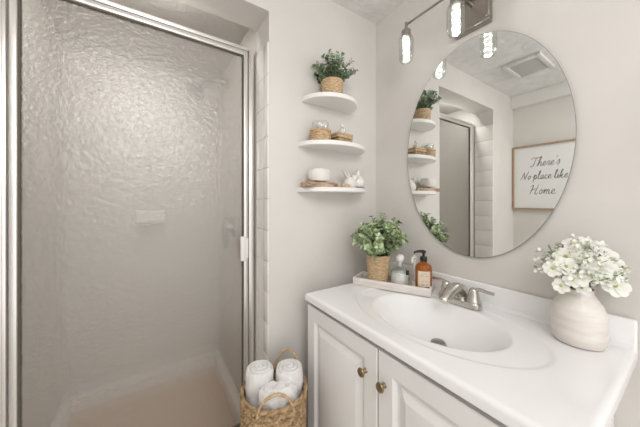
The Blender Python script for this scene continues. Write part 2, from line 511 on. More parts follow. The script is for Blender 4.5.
def door(y0, y1, z0, z1, knob_y, knob_z, lab):
    """raised panel door: nested rectangles in the y/z plane at different depths"""
    b = BM()
    steps = [(0.0, 0.019), (0.0, 0.003), (0.003, 0.0), (0.056, 0.0), (0.061, 0.004), (0.066, 0.012), (0.074, 0.012), (0.100, 0.0015), (0.103, 0.0005)]
    rings = []
    for (i, dx) in steps:
        rings.append([b.verts.new((FX + dx, y, z)) for y, z in ((y0 + i, z0 + i), (y1 - i, z0 + i), (y1 - i, z1 - i), (y0 + i, z1 - i))])
    for p, q in zip(rings, rings[1:]):
        for k in range(4):
            j = (k + 1) % 4
            b.faces.new((p[k], p[j], q[j], q[k]))
    b.faces.new(rings[-1]); b.faces.new(rings[0][::-1])
    d = obj('door', b, 'cabinet', t, True, 20)
    d['label'] = lab
    b = BM()
    m = Matrix.Translation((FX - 0.0005, knob_y, knob_z)) @ Matrix.Rotation(-PI / 2, 4, 'Y')
    lathe(b, [(0.0085, 0.0), (0.0075, 0.003), (0.0055, 0.008), (0.006, 0.013), (0.0135, 0.017), (0.0150, 0.020), (0.0135, 0.0235), (0.008, 0.026), (0.002, 0.0268)], 28, mtx=m)
    k = obj('knob', b, 'brass', d); k['label'] = 'round antique brass knob'


DZ1 = CB - 0.020
door(KM + 0.0025, KY1 - 0.002, 0.10, DZ1, 0.620, H - 0.553, 'left cabinet door with knob at its right edge')
door(KY0 + 0.002, KM - 0.0025, 0.10, DZ1, 0.538, H - 0.553, 'right cabinet door with knob at its left edge')

# ------------------------------------------------------------------ vanity top with moulded oval basin
t = thing('sink_countertop', 'glossy white cultured marble vanity countertop with moulded oval sink', 'countertop', (0, 0, CT))
BX, BY = 0.850, 0.545
XE = WX - 0.020
prof_x = [(CX0, -0.031), (CX0, -0.012), (CX0 + 0.001, -0.007), (CX0 + 0.0035, -0.003), (CX0 + 0.008, -0.0008), (CX0 + 0.013, 0.0)]
prof_y = [(CY0, -0.031), (CY0, -0.012), (CY0 + 0.001, -0.007), (CY0 + 0.0035, -0.003), (CY0 + 0.008, -0.0008), (CY0 + 0.013, 0.0)]
nx, ny = 110, 190
xs = prof_x + [(CX0 + 0.013 + (XE - CX0 - 0.013) * (i + 1) / nx, 0.0) for i in range(nx)]
ys = prof_y + [(CY0 + 0.013 + (CY1 - 0.013 - CY0 - 0.013) * (i + 1) / ny, 0.0) for i in range(ny)] + [(2 * 0.5 * (CY0 + CY1) - y, z) for y, z in prof_y[::-1][1:]]


def sstep(a, b, x):
    k = max(0.0, min(1.0, (x - a) / (b - a)))
    return k * k * (3 - 2 * k)


def basin(x, y):
    dx, dy = x - BX, y - BY
    r2 = math.hypot(dx / 0.212, dy / 0.335)
    z = -0.003 * (1 - sstep(0.955, 1.0, r2))
    ax = 0.172 if dx > 0 else 0.178
    r1 = math.hypot(dx / ax, dy / 0.238)
    if r1 < 1.04:
        k = min(1.0, r1)
        bowl = 0.102 * (1 - k ** 2.3) ** 1.12
        z -= bowl
    return z


b = BM()
grid = [[b.verts.new((x, y, min(zx, zy) + (basin(x, y) if zx == 0 and zy == 0 else 0))) for (y, zy) in ys] for (x, zx) in xs]
for i in range(len(xs) - 1):
    for j in range(len(ys) - 1):
        q = (grid[i][j], grid[i + 1][j], grid[i + 1][j + 1], grid[i][j + 1])
        try:
            b.faces.new(q)
        except ValueError:
            pass
obj('counter', b, 'marble', t, True, 60)
b = BM(); box(b, (XE - 0.0005, CY0, -0.030), (WX - 0.001, CY1, 0.080), 0.006, 3)
for k in range(8):                                  # coved joint between counter and splash
    a0, a1 = k / 8 * PI / 2, (k + 1) / 8 * PI / 2
    R = 0.014
    p = [(XE - R + R * math.sin(a), R - R * math.cos(a)) for a in (a0, a1)]
    v = [b.verts.new((px, yy, pz)) for (px, pz) in p for yy in (CY0 + 0.012, CY1 - 0.012)]
    b.faces.new((v[0], v[1], v[3], v[2]))
obj('backsplash', b, 'marble', t)
b = BM(); lathe(b, [(0.024, -0.107), (0.030, -0.1035), (0.031, -0.101), (0.0285, -0.0995), (0.0265, -0.1005)], 32, (BX + 0.003, BY - 0.02, 0), cap1=False)
lathe(b, [(0.0265, -0.1005), (0.0245, -0.096), (0.024, -0.088), (0.021, -0.0855), (0.004, -0.0845)], 32, (BX + 0.003, BY - 0.02, 0), cap0=False)
o = obj('drain_stopper', b, 'drain', t); o['label'] = 'round grey metal drain stopper'

# ------------------------------------------------------------------ faucet
FCX, FCY = 1.045, 0.552
t = thing('faucet', 'brushed nickel two handle faucet behind the sink', 'faucet', (FCX, FCY, CT + 0.0006))
b = BM()


def stadium(bm, L, W, z0, z1, taper=0.0, bev=0.004):
    prof = [(1.0, z0), (1.0, z1 - bev), (0.97, z1 - bev * 0.3), (0.92, z1)]
    rings = []
    n = 12
    for s, z in prof:
        ring = []
        r = W / 2 * (1 - (1 - s) * 1.0)
        for k in range(n + 1):
            a = PI * k / n
            ring.append(bm.verts.new((r * math.cos(a), (L - W) / 2 + r * math.sin(a), z)))
        for k in range(n + 1):
            a = PI + PI * k / n
            ring.append(bm.verts.new((r * math.cos(a), -(L - W) / 2 + r * math.sin(a), z)))
        rings.append(ring)
    m = len(rings[0])
    for p, q in zip(rings, rings[1:]):
        for k in range(m):
            bm.faces.new((p[k], p[(k + 1) % m], q[(k + 1) % m], q[k]))
    bm.faces.new(rings[0][::-1]); bm.faces.new(rings[-1])


stadium(b, 0.158, 0.054, 0.0, 0.020)
obj('base', b, 'nickel', t)
b = BM()
tube(b, smooth_path([(0.012, 0, 0.016), (0.008, 0, 0.040), (-0.022, 0, 0.058), (-0.062, 0, 0.054), (-0.098, 0, 0.036), (-0.108, 0, 0.026)]), [0.029, 0.028, 0.0245, 0.021, 0.0170, 0.0145], 20)
obj('spout', b, 'nickel', t)
for s, lv in ((1, (0.006, 0.060, 0.030)), (-1, (-0.004, -0.066, 0.030))):
    b = BM()
    lathe(b, [(0.0235, 0.0195), (0.0235, 0.026), (0.0205, 0.030), (0.0170, 0.052), (0.0145, 0.060), (0.0135, 0.066), (0.009, 0.071), (0.002, 0.073)], 28, (0, s * 0.0515, 0))
    h = obj('handle', b, 'nickel', t)
    b = BM()
    tube(b, smooth_path([(0, s * 0.0515, 0.062), (lv[0] * 0.3, s * 0.0515 + lv[1] * 0.3, 0.071), (lv[0] * 0.7, s * 0.0515 + lv[1] * 0.7, 0.069), (lv[0], s * 0.0515 + lv[1], 0.060 + lv[2] * 0.3)]), [0.0105, 0.008, 0.0068, 0.0075], 14, flat=0.8)
    obj('lever', b, 'nickel', h)
b = BM(); tube(b, [(0.030, 0, 0.018), (0.030, 0, 0.052)], 0.0028); lathe(b, [(0.003, 0.05), (0.007, 0.054), (0.007, 0.060), (0.003, 0.063)], 16, (0.030, 0, 0)); obj('lift_rod', b, 'drain', t)

t.scale = (1.07, 1.07, 1.05)
# ------------------------------------------------------------------ oval mirror
t = thing('oval_mirror', 'large frameless oval mirror on the wall above the vanity', 'mirror', (WX, 0.544, H + 0.230))
RY, RZ = 0.318, 0.458
mm = Matrix.Rotation(-PI / 2, 4, 'Y')             # lathe axis to -X ; local x -> z, y -> y


def ell(bm, prof, cap0, cap1):
    rings = []
    n = 160
    for (inset, d) in prof:
        rings.append([bm.verts.new((-d, (RY - inset) * math.cos(2 * PI * k / n), (RZ - inset) * math.sin(2 * PI * k / n))) for k in range(n)])
    for p, q in zip(rings, rings[1:]):
        for k in range(n):
            bm.faces.new((p[k], p[(k + 1) % n], q[(k + 1) % n], q[k]))
    if cap0:
        bm.faces.new(rings[0][::-1])
    if cap1:
        bm.faces.new(rings[-1])


b = BM(); ell(b, [(0.012, 0.001), (0.012, 0.010)], True, True); obj('backing', b, 'dark', t)
b = BM(); ell(b, [(0.0, 0.0101), (0.0, 0.0128), (0.0012, 0.0134)], True, False); obj('edge', b, 'mirror_edge', t)
b = BM(); ell(b, [(0.0012, 0.0134)], False, True); obj('mirror_glass', b, 'mirror', t, False)

# ------------------------------------------------------------------ vanity light
t = thing('vanity_light', 'brushed nickel vanity light with glowing glass cylinder lamps', 'wall light', (WX, 0.540, H + 0.792))
b = BM()
hw, hh = 0.072, 0.072
for lo, hi in (((-0.030, -hw, -hh), (-0.001, hw, -hh + 0.016)), ((-0.030, -hw, hh - 0.016), (-0.001, hw, hh)), ((-0.030, -hw, -hh + 0.016), (-0.001, -hw + 0.016, hh - 0.016)), ((-0.030, hw - 0.016, -hh + 0.016), (-0.001, hw, hh - 0.016))):
    box(b, lo, hi, 0.003, 2)
obj('backplate', b, 'nickel_dark', t)
b = BM(); box(b, (-0.014, -hw + 0.015, -hh + 0.015), (-0.002, hw - 0.015, hh - 0.015)); obj('plate_inset', b, 'nickel_dark', t)
LXo = -0.146
BZ = 0.014
b = BM()
BB = BZ + 0.018
tube(b, [(-0.012, 0, BB), (LXo, 0, BB)], 0.008, 14); tube(b, [(LXo, -0.240, BB), (LXo, 0.230, BB)], 0.0050, 14)
obj('bar', b, 'nickel_dark', t)
for s in (0.228, -0.004, -0.238):
    b = BM()
    lathe(b, [(0.003, 0.032), (0.0065, 0.029), (0.0065, -0.008), (0.0200, -0.010), (0.0210, -0.014), (0.0210, -0.040), (0.0165, -0.0405)], 28, (LXo, s, BZ))
    cap = obj('lamp_cap', b, 'nickel_dark', t)
    b = BM()
    lathe(b, [(0.0140, -0.041), (0.0150, -0.046), (0.0150, -0.090), (0.0135, -0.094), (0.0135, -0.100), (0.0150, -0.104), (0.0150, -0.148), (0.0135, -0.152)], 28, (LXo, s, BZ))
    obj('glowing_cylinder', b, 'bulb', cap)
    b = BM()
    lathe(b, [(0.0212, -0.036), (0.031, -0.043), (0.0335, -0.052), (0.0335, -0.128), (0.030, -0.146), (0.024, -0.154), (0.022, -0.154), (0.028, -0.144), (0.0315, -0.128), (0.0315, -0.052), (0.029, -0.0445), (0.0214, -0.0385)], 32, (LXo, s, BZ), cap0=False, cap1=False)
    obj('glass_shade', b, 'glass', cap)

# ------------------------------------------------------------------ wall shelves
SH = [('top', 0.778, 0.158, 0.150, H + 0.518), ('middle', 0.800, 0.200, 0.150, H + 0.294), ('bottom', 0.800, 0.205, 0.150, H + 0.073)]
TH = 0.022
LBL = {'top': 'white half round wall shelf, topmost, holding only a potted plant', 'middle': 'white half round wall shelf between the other two, under the woven jar',
       'bottom': 'white half round wall shelf, lowest, holding driftwood and white vases'}
for nm, cx, a, d, z in SH:
    b = BM()
    n = 48
    rings = []
    for (ins, dz) in ((0.003, -TH), (0.0, -TH + 0.003), (0.0, -0.003), (0.003, 0.0)):
        rings.append([b.verts.new((cx + (a - ins) * math.cos(PI * k / n), WY - 0.0005 - (d - ins) * math.sin(PI * k / n) * (1 if 0 < k < n else 0), z + dz)) for k in range(n + 1)])
    for p, q in zip(rings, rings[1:]):
        for k in range(n):
            b.faces.new((p[k], p[k + 1], q[k + 1], q[k]))
        b.faces.new((p[n], p[0], q[0], q[n]))
    b.faces.new(rings[0][::-1]); b.faces.new(rings[-1])
    tag(obj('wall_shelf', b, 'shelf'), LBL[nm], 'shelf', 'corner wall shelves')
Z1, Z2, Z3 = (s[4] + 0.0005 for s in SH)


# ------------------------------------------------------------------ plants
def leafy(bm_l, bm_s, base, n, spread, height, leaf, rng, droop=0.0, start=0.3, vary=1.0):
    for i in range(n):
        az = 2 * PI * (i * 0.618 + rng.uniform(-.06, .06))
        k = math.sqrt((i + 0.5) / n)
        out = spread * k * rng.uniform(0.82, 1.08)
        hgt = height * (1.0 - 0.62 * k * k) * rng.uniform(0.82, 1.1)
        p0 = Vector(base) + Vector((math.cos(az), math.sin(az), 0)) * out * 0.22
        p1 = p0 + Vector((math.cos(az) * out * 0.35, math.sin(az) * out * 0.35, hgt * 0.62))
        p2 = Vector(base) + Vector((math.cos(az) * out, math.sin(az) * out, hgt - droop * k))
        path = smooth_path([p0, p1, p2], 7)
        tube(bm_s, path, [0.0014, 0.0008], 5)
        m = len(path)
        for j in range(int(m * start), m):
            tg = (path[min(j + 1, m - 1)] - path[max(j - 1, 0)]).normalized()
            for s in range(2 if j < m - 1 else 3):
                ang = rng.uniform(0, 2 * PI)
                side = tg.orthogonal().normalized()
                side.rotate(Matrix.Rotation(ang, 3, tg))
                dr = (side * 0.9 + tg * rng.uniform(0.2, 0.8)).normalized()
                nrm = dr.cross(tg.cross(dr)).normalized()
                nrm = (tg - dr * tg.dot(dr)).normalized()
                L = leaf * rng.uniform(0.7, 1.25) * (1.0 - 0.35 * (j / m) * vary)
                add_leaf(bm_l, path[j], dr, nrm, L, L * rng.uniform(0.62, 0.85))


def add_leaf(bm, p, d, nrm, L, W):
    sd = d.cross(nrm).normalized()
    row = []
    for t_, w_ in ((0.0, 0.05), (0.25, 0.40), (0.55, 0.5), (0.82, 0.34), (1.0, 0.04)):
        c = p + d * (L * (0.08 + t_)) - nrm * (0.12 * L * t_ * t_)
        row.append((bm.verts.new(c + sd * W * w_ + nrm * W * w_ * 0.35), bm.verts.new(c), bm.verts.new(c - sd * W * w_ + nrm * W * w_ * 0.35)))
    for a, q in zip(row, row[1:]):
        bm.faces.new((a[0], a[1], q[1], q[0])); bm.faces.new((a[1], a[2], q[2], q[1]))


def woven_pot(bm, r0, r1, h, rows, wraps, amp, thick=0.004):
    """rope wound pot: coils with a diagonal braid"""
    nth = wraps * 6
    nz = rows * 6
    outer = []
    for i in range(nz + 1):
        tz = i / nz
        ring = []
        for k in range(nth):
            a = 2 * PI * k / nth
            row = tz * rows
            c = abs(math.sin(row * PI))
            br = 0.5 + 0.5 * math.cos(wraps * a + (int(row) % 2) * PI + (row % 1) * 2.2)
            r = r0 + (r1 - r0) * tz + amp * (c * 0.7 + c * br * 0.6)
            ring.append(bm.verts.new((r * math.cos(a), r * math.sin(a), h * tz)))
        outer.append(ring)
    inner = [[bm.verts.new(((r0 + (r1 - r0) * tz - thick) * math.cos(2 * PI * k / nth), (r0 + (r1 - r0) * tz - thick) * math.sin(2 * PI * k / nth), h * tz)) for k in range(nth)] for tz in (1.0, 0.75)]
    rings = outer + inner
    for p, q in zip(rings, rings[1:]):
        for k in range(nth):
            j = (k + 1) % nth
            bm.faces.new((p[k], p[j], q[j], q[k]))
    bm.faces.new(outer[0][::-1]); bm.faces.new(inner[-1])


t = thing('potted_plant', 'small faux eucalyptus in rope wrapped pot on the topmost shelf', 'potted plant', (0.757, 1.03, Z1))
b = BM(); woven_pot(b, 0.049, 0.052, 0.084, 7, 16, 0.003); obj('pot', b, 'rope', t)
b = BM(); lathe(b, [(0.046, 0.066), (0.03, 0.078), (0.004, 0.082)], 20); obj('moss', b, 'soil', t)
rng = random.Random(3)
bl, bs = BM(), BM(); leafy(bl, bs, (0, 0, 0.072), 30, 0.128, 0.142, 0.026, rng, start=0.35)
for v in bl.verts:
    v.co.y = min(v.co.y, 0.062)
obj('foliage', bl, 'leaf', t); obj('stems', bs, 'stem', t)

# ------------------------------------------------------------------ middle shelf
t = thing('woven_jar', 'small glass jar in a woven rattan sleeve on the middle shelf', 'jar', (0.690, 1.035, Z2))
b = BM(); woven_pot(b, 0.040, 0.043, 0.046, 5, 14, 0.004); obj('rattan_sleeve', b, 'rope', t)
b = BM(); lathe(b, [(0.034, 0.040), (0.037, 0.055), (0.0365, 0.074), (0.033, 0.078), (0.031, 0.077), (0.034, 0.073), (0.034, 0.055), (0.031, 0.042)], 32, cap0=False, cap1=False); obj('glass', b, 'glass', t)
b = BM(); ball(b, (-0.012, -0.008, 0.060), 0.014, scale=(1, 1, 0.9)); ball(b, (0.014, -0.010, 0.062), 0.013); ball(b, (0.002, 0.012, 0.060), 0.014); obj('white_stones', b, 'shell', t)
t.scale = (1.12, 1.12, 1.24)
t = thing('woven_box', 'flat stacked woven box with a lid on the middle shelf', 'box', (0.812, 1.03, Z2), 0.1)
b = BM()


def coil_box(bm, x0, x1, y0, y1, z0, rows, r):
    for i in range(rows):
        z = z0 + r + i * r * 1.9
        pts = [(x0, y0, z), (x1, y0, z), (x1, y1, z), (x0, y1, z), (x0, y0, z)]
        tube(bm, pts, r, 8)
    box(bm, (x0, y0, z0), (x1, y1, z0 + rows * r * 1.9), 0.0)


coil_box(b, -0.040, 0.042, -0.028, 0.028, 0.0, 2, 0.0046); obj('body', b, 'wicker', t)
b = BM(); coil_box(b, -0.042, 0.045, -0.030, 0.030, 0.0190, 2, 0.0046); obj('lid', b, 'rope', t)
t.scale = (1.1, 1.08, 1.45)
t = thing('wooden_coaster', 'thin wicker coaster on the middle shelf between jar and woven box', 'coaster', (0.752, 1.00, Z2))
b = BM()
for k in range(4):
    tube(b, [(math.cos(2 * PI * i / 24) * (0.006 + k * 0.0052), math.sin(2 * PI * i / 24) * (0.006 + k * 0.0052), 0.0035) for i in range(25)], 0.0032, 6)
obj_c = obj('coil', b, 'wicker', t)
t = thing('perfume_bottle', 'tiny clear glass bottle with pale stopper standing on the woven box', 'bottle', (0.820, 1.03, Z2 + 0.0541))
b = BM(); lathe(b, [(0.013, 0.0), (0.015, 0.003), (0.015, 0.018), (0.007, 0.024), (0.006, 0.028)], 24); obj('body', b, 'glass', t)
b = BM(); lathe(b, [(0.0115, 0.002), (0.0130, 0.004), (0.0130, 0.014), (0.002, 0.015)], 20); obj('liquid', b, 'shell', t)
b = BM(); ball(b, (0, 0, 0.035), 0.0085); obj('stopper', b, 'ceramic', t)

t.scale = (1.25, 1.25, 1.25)
# ------------------------------------------------------------------ bottom shelf
t = thing('driftwood_plank', 'rough brown driftwood plank lying on the lowest shelf', 'driftwood', (0.684, 1.035, Z3), 0.03)
b = BM(); vs = box(b, (-0.088, -0.032, 0.0), (0.088, 0.030, 0.020), 0.003, 2)
bmesh.ops.subdivide_edges(b, edges=b.edges[:], cuts=5, use_grid_fill=True)
for v in b.verts:
    n = noise.noise(v.co * 45)
    v.co += Vector((n * 0.004, noise.noise(v.co * 38 + Vector((3, 0, 0))) * 0.004, (n * 0.0025) if v.co.z > 0.004 else 0))
o = obj('driftwood_plank_mesh', b, 'driftwood', t); o.name = 'plank'
t.scale = (1.0, 1.0, 1.15)
t = thing('ceramic_bowl', 'speckled white ceramic pot standing on the driftwood plank', 'bowl', (0.684, 1.035, Z3 + 0.0268))
b = BM(); lathe(b, [(0.030, 0.0), (0.042, 0.004), (0.049, 0.018), (0.050, 0.032), (0.046, 0.046), (0.041, 0.053), (0.036, 0.054), (0.037, 0.050), (0.043, 0.040), (0.044, 0.020), (0.030, 0.008)], 36, square=0.6); obj('pot', b, 'stoneware', t)
t.scale = (1.08, 0.92, 1.12)
# bead garland pieces
t = thing('bead_garland', 'short garland of brown wooden beads on the lowest shelf', 'bead garland', (0.805, 0.985, Z3))
for i, (x, y) in enumerate(((-0.030, 0.002), (-0.016, -0.006), (-0.001, -0.004), (0.013, 0.003), (0.025, 0.012), (0.012, 0.019), (-0.004, 0.018))):
    b = BM(); lathe(b, [(0.0025, 0.0002), (0.0062, 0.0022), (0.0082, 0.0078), (0.0062, 0.0132), (0.0025, 0.0155)], 16, (x, y, 0)); obj('bead', b, 'bead', t)
b = BM(); tube(b, smooth_path([(-0.030, 0.002, 0.008), (-0.001, -0.004, 0.008), (0.025, 0.012, 0.008), (-0.004, 0.018, 0.008)]), 0.0012, 6); obj('string', b, 'rope', t)
t.scale = (1.25, 1.25, 1.25)
# white bird figurine with raised wing
t = thing('white_figurine', 'small white ceramic bird figurine with raised tail on the lowest shelf', 'figurine', (0.873, 1.03, Z3))
b = BM()
lathe(b, [(0.018, 0.0), (0.024, 0.006), (0.026, 0.016), (0.022, 0.030), (0.012, 0.040), (0.003, 0.043)], 24, sx=1.15, sy=0.9)
ball(b, (0.018, -0.006, 0.040), 0.012)
obj('body', b, 'shell', t)
b = BM()
tube(b, smooth_path([(-0.010, 0, 0.030), (-0.022, 0, 0.050), (-0.038, 0, 0.066)]), [0.010, 0.009, 0.004], 12, flat=0.5)
tube(b, smooth_path([(-0.002, 0, 0.034), (-0.008, 0.002, 0.052), (-0.016, 0.002, 0.062)]), [0.009, 0.008, 0.004], 12, flat=0.5)
obj('tail', b, 'shell', t)
b = BM(); lathe(b, [(0.0035, 0), (0.0005, 0.012)], 8, mtx=Matrix.Translation((0.028, -0.008, 0.040)) @ Matrix.Rotation(1.5, 4, 'Y')); obj('beak', b, 'bead', t)
t.scale = (1.35, 1.2, 1.42)
t = thing('bud_vase', 'small round white bud vase at the right end of the lowest shelf', 'vase', (0.942, 1.045, Z3 + 0.0066))
b = BM(); lathe(b, [(0.017, 0.0), (0.027, 0.004), (0.034, 0.018), (0.034, 0.030), (0.028, 0.043), (0.015, 0.052), (0.009, 0.057), (0.008, 0.070), (0.011, 0.074), (0.009, 0.074), (0.006, 0.068), (0.006, 0.056)], 32, cap1=False); obj('vase', b, 'ceramic', t)
t.scale = (1.16, 1.0, 1.22)
t = thing('stone_coaster', 'thin grey slate coaster under the small round white vase', 'coaster', (0.940, 1.045, Z3))
b = BM(); lathe(b, [(0.036, 0.0), (0.038, 0.002), (0.038, 0.005), (0.036, 0.006)], 32); M['slate'] = mat('slate', (0.28, 0.26, 0.25), 0.7); obj('disc', b, 'slate', t)

# ------------------------------------------------------------------ tray and its contents
TL, TR = Vector((0.838, 0.968, 0)), Vector((1.000, 0.648, 0))
td = (TR - TL).normalized()
tp = Vector((-td.y, td.x, 0))
TLen, TW = (TR - TL).length, 0.126
tray_rz = math.atan2(td.y, td.x)


def on_tray(s, wv, z=0.0):
    p = TL + td * (TLen * s) + tp * (TW * wv)
    return (p.x, p.y, CT + 0.0128 + z)


t = thing('wooden_tray', 'whitewashed wooden tray at the back left corner of the vanity top', 'tray', (TL.x, TL.y, CT + 0.0006), tray_rz)
b = BM(); box(b, (0.010, 0.010, 0.0), (TLen - 0.010, TW - 0.010, 0.012)); obj('bottom', b, 'whitewash', t)
b = BM()
for lo, hi in (((0, 0, 0), (TLen, 0.0095, 0.036)), ((0, TW - 0.0095, 0), (TLen, TW, 0.036)), ((0, 0.0095, 0), (0.0095, TW - 0.0095, 0.036)), ((TLen - 0.0095, 0.0095, 0), (TLen, TW - 0.0095, 0.036))):
    box(b, lo, hi, 0.0015, 2)
obj('rim', b, 'whitewash', t)

t = thing('potted_plant', 'bushy faux boxwood in a woven straw pot on the tray beside the faucet', 'potted plant', on_tray(0.305, 0.5))
b = BM(); woven_pot(b, 0.0445, 0.057, 0.138, 15, 18, 0.0035); obj('pot', b, 'rope', t)
b = BM(); lathe(b, [(0.044, 0.120), (0.03, 0.132), (0.004, 0.136)], 20); obj('moss', b, 'soil', t)
rng = random.Random(11)
bl, bs = BM(), BM(); leafy(bl, bs, (0.012, -0.009, 0.128), 52, 0.150, 0.190, 0.031, rng, start=0.25)
px, py, pz = t.location
for bb in (bl, bs):
    for v in bb.verts:
        v.co.y = min(v.co.y, 1.092 - py); v.co.x = min(v.co.x, 1.128 - px)
obj('foliage', bl, 'leaf_light', t); obj('stems', bs, 'stem', t)

t = thing('glass_decanter', 'clear glass decanter of white bath salts with round white stopper on the tray', 'decanter', on_tray(0.60, 0.50))
b = BM(); lathe(b, [(0.036, 0.0), (0.041, 0.003), (0.042, 0.045), (0.038, 0.056), (0.020, 0.068), (0.0115, 0.074), (0.0110, 0.086), (0.014, 0.089), (0.0105, 0.089), (0.0095, 0.075), (0.018, 0.066), (0.036, 0.054), (0.040, 0.045), (0.039, 0.004)], 40, cap1=False); obj('bottle', b, 'glass', t)
b = BM(); lathe(b, [(0.034, 0.004), (0.0385, 0.006), (0.0385, 0.047), (0.030, 0.051), (0.010, 0.053), (0.002, 0.0535)], 40); o = obj('bath_salts', b, 'salts', t); o['label'] = 'white bath salts'
b = BM(); ball(b, (0, 0, 0.104), 0.0185, 20, 14, (1, 1, 0.88)); lathe(b, [(0.009, 0.076), (0.0095, 0.090)], 16); o = obj('stopper', b, 'ceramic', t); o['label'] = 'round white stopper'

t.scale = (1.1, 1.1, 1.25)
t = thing('glass_tube', 'slim clear glass tube with a dark cap between decanter and amber bottle', 'bottle', on_tray(0.705, 0.34))
b = BM(); lathe(b, [(0.009, 0.0), (0.0100, 0.002), (0.0100, 0.055), (0.006, 0.060)], 20); obj('tube', b, 'glass', t)
b = BM(); lathe(b, [(0.0065, 0.0602), (0.0065, 0.079), (0.005, 0.081)], 16); obj('cap', b, 'black_plastic', t)
t = thing('white_hook_brush', 'white hooked bath brush handle standing behind the amber bottle', 'brush', on_tray(0.785, 0.66))
b = BM(); tube(b, smooth_path([(-0.004, 0, 0.0), (-0.004, 0, 0.06), (-0.004, 0, 0.100), (0.004, 0.0, 0.118), (-0.006, 0.0, 0.128), (-0.020, 0, 0.120), (-0.024, 0, 0.104)]), 0.0058, 12)
obj('handle', b, 'plastic', t)
b = BM(); lathe(b, [(0.012, 0.0), (0.014, 0.004), (0.014, 0.020), (0.006, 0.024)], 20, (-0.004, 0, 0)); obj('head', b, 'plastic', t)

t.scale = (1.0, 1.0, 1.1)
t = thing('soap_dispenser', 'amber glass soap bottle with black pump and cream label on the tray', 'soap dispenser', on_tray(0.895, 0.44), math.radians(-52))
b = BM(); lathe(b, [(0.030, 0.0), (0.0345, 0.003), (0.0355, 0.008), (0.0355, 0.086), (0.033, 0.098), (0.024, 0.108), (0.0145, 0.112), (0.0135, 0.117), (0.002, 0.117)], 40); obj('bottle', b, 'amber', t)
b = BM()
n = 16
pts = [(-0.78 + 1.56 * k / n) for k in range(n + 1)]
lab = [[b.verts.new((0.0360 * math.sin(a), -0.0360 * math.cos(a), z)) for a in pts] for z in (0.020, 0.082)]
for k in range(n):
    b.faces.new((lab[0][k], lab[0][k + 1], lab[1][k + 1], lab[1][k]))
lb = obj('paper_label', b, 'label', t); lb['label'] = 'cream paper label'
b = BM()
for z, a0, a1 in ((0.070, -0.4, 0.4), (0.062, -0.5, 0.5), (0.042, -0.3, 0.3), (0.030, -0.5, 0.5), (0.025, -0.4, 0.4)):
    m = 8
    for k in range(m):
        if (k * 7 + int(z * 1000)) % 5 == 0:
            continue
        q0, q1 = a0 + (a1 - a0) * k / m, a0 + (a1 - a0) * (k + 0.75) / m
        vv = [b.verts.new((0.0363 * math.sin(q), -0.0363 * math.cos(q), zz)) for q, zz in ((q0, z), (q1, z), (q1, z + 0.0022), (q0, z + 0.0022))]
        b.faces.new(vv)
obj('print', b, 'grey_ink', lb)
b = BM()
lathe(b, [(0.0150, 0.1172), (0.0155, 0.119), (0.0155, 0.133), (0.013, 0.136), (0.006, 0.137), (0.0055, 0.150), (0.010, 0.151), (0.0105, 0.158), (0.008, 0.161), (0.002, 0.162)], 28)
tube(b, smooth_path([(0, 0, 0.157), (-0.018, -0.008, 0.158), (-0.034, -0.015, 0.156), (-0.041, -0.018, 0.151)]), [0.0065, 0.0055, 0.0048, 0.0042], 12)
o = obj('pump', b, 'black_plastic', t); o['label'] = 'black plastic pump'

t.scale = (1.0, 1.0, 1.1)
# ------------------------------------------------------------------ vase of white flowers
VX, VY = 1.042, 0.206
t = thing('flower_vase', 'streaked off white ceramic vase at the right end of the vanity top', 'vase', (VX, VY, CT + 0.0006))
b = BM()
lathe(b, [(0.044, 0.0), (0.0530, 0.003), (0.0575, 0.011), (0.0600, 0.030), (0.0600, 0.078), (0.0575, 0.098), (0.051, 0.115), (0.042, 0.130), (0.0345, 0.142), (0.0315, 0.150), (0.033, 0.1555)], 56, cap1=False)
obj('body', b, 'vase', t)
b = BM(); lathe(b, [(0.033, 0.1555), (0.0325, 0.1585), (0.030, 0.1585), (0.029, 0.150), (0.032, 0.132)], 48, cap0=False, cap1=False); o = obj('neck_rim', b, 'vase_rim', t); o['label'] = 'bare tan clay rim'
rim = Vector((VX, VY, CT + 0.160))


def blossom(b1, b2, c, d, R, rng, npet=6):
    d = d.normalized()
    u = d.orthogonal().normalized()
    v = d.cross(u)
    off = rng.uniform(0, PI)
    for k in range(npet):
        a = off + 2 * PI * k / npet
        dr = u * math.cos(a) + v * math.sin(a)
        sd = d.cross(dr)
        rows = []
        L = R * rng.uniform(0.9, 1.08)
        W = R * 0.74
        lift = rng.uniform(0.12, 0.34)
        for tt, ww in ((0.06, 0.12), (0.3, 0.36), (0.58, 0.50), (0.82, 0.46), (0.97, 0.24), (1.0, 0.06)):
            cc = c + dr * L * tt + d * (L * lift * tt * (1.2 - 0.7 * tt))
            rows.append([b1.verts.new(cc + sd * W * ww + d * W * ww * 0.22), b1.verts.new(cc), b1.verts.new(cc - sd * W * ww + d * W * ww * 0.22)])
        for p, q in zip(rows, rows[1:]):
            for m in (0, 1):
                b1.faces.new((p[m], p[m + 1], q[m + 1], q[m]))
    ball(b2, c + d * R * 0.10, R * 0.17, 10, 8)


rng = random.Random(5)
view = Vector((-VX, -VY, H - CT - 0.2)).normalized()
rt = Vector((0.833, -0.553, 0)); up = Vector((0, 0, 1)); fw = Vector((0.553, 0.833, 0))
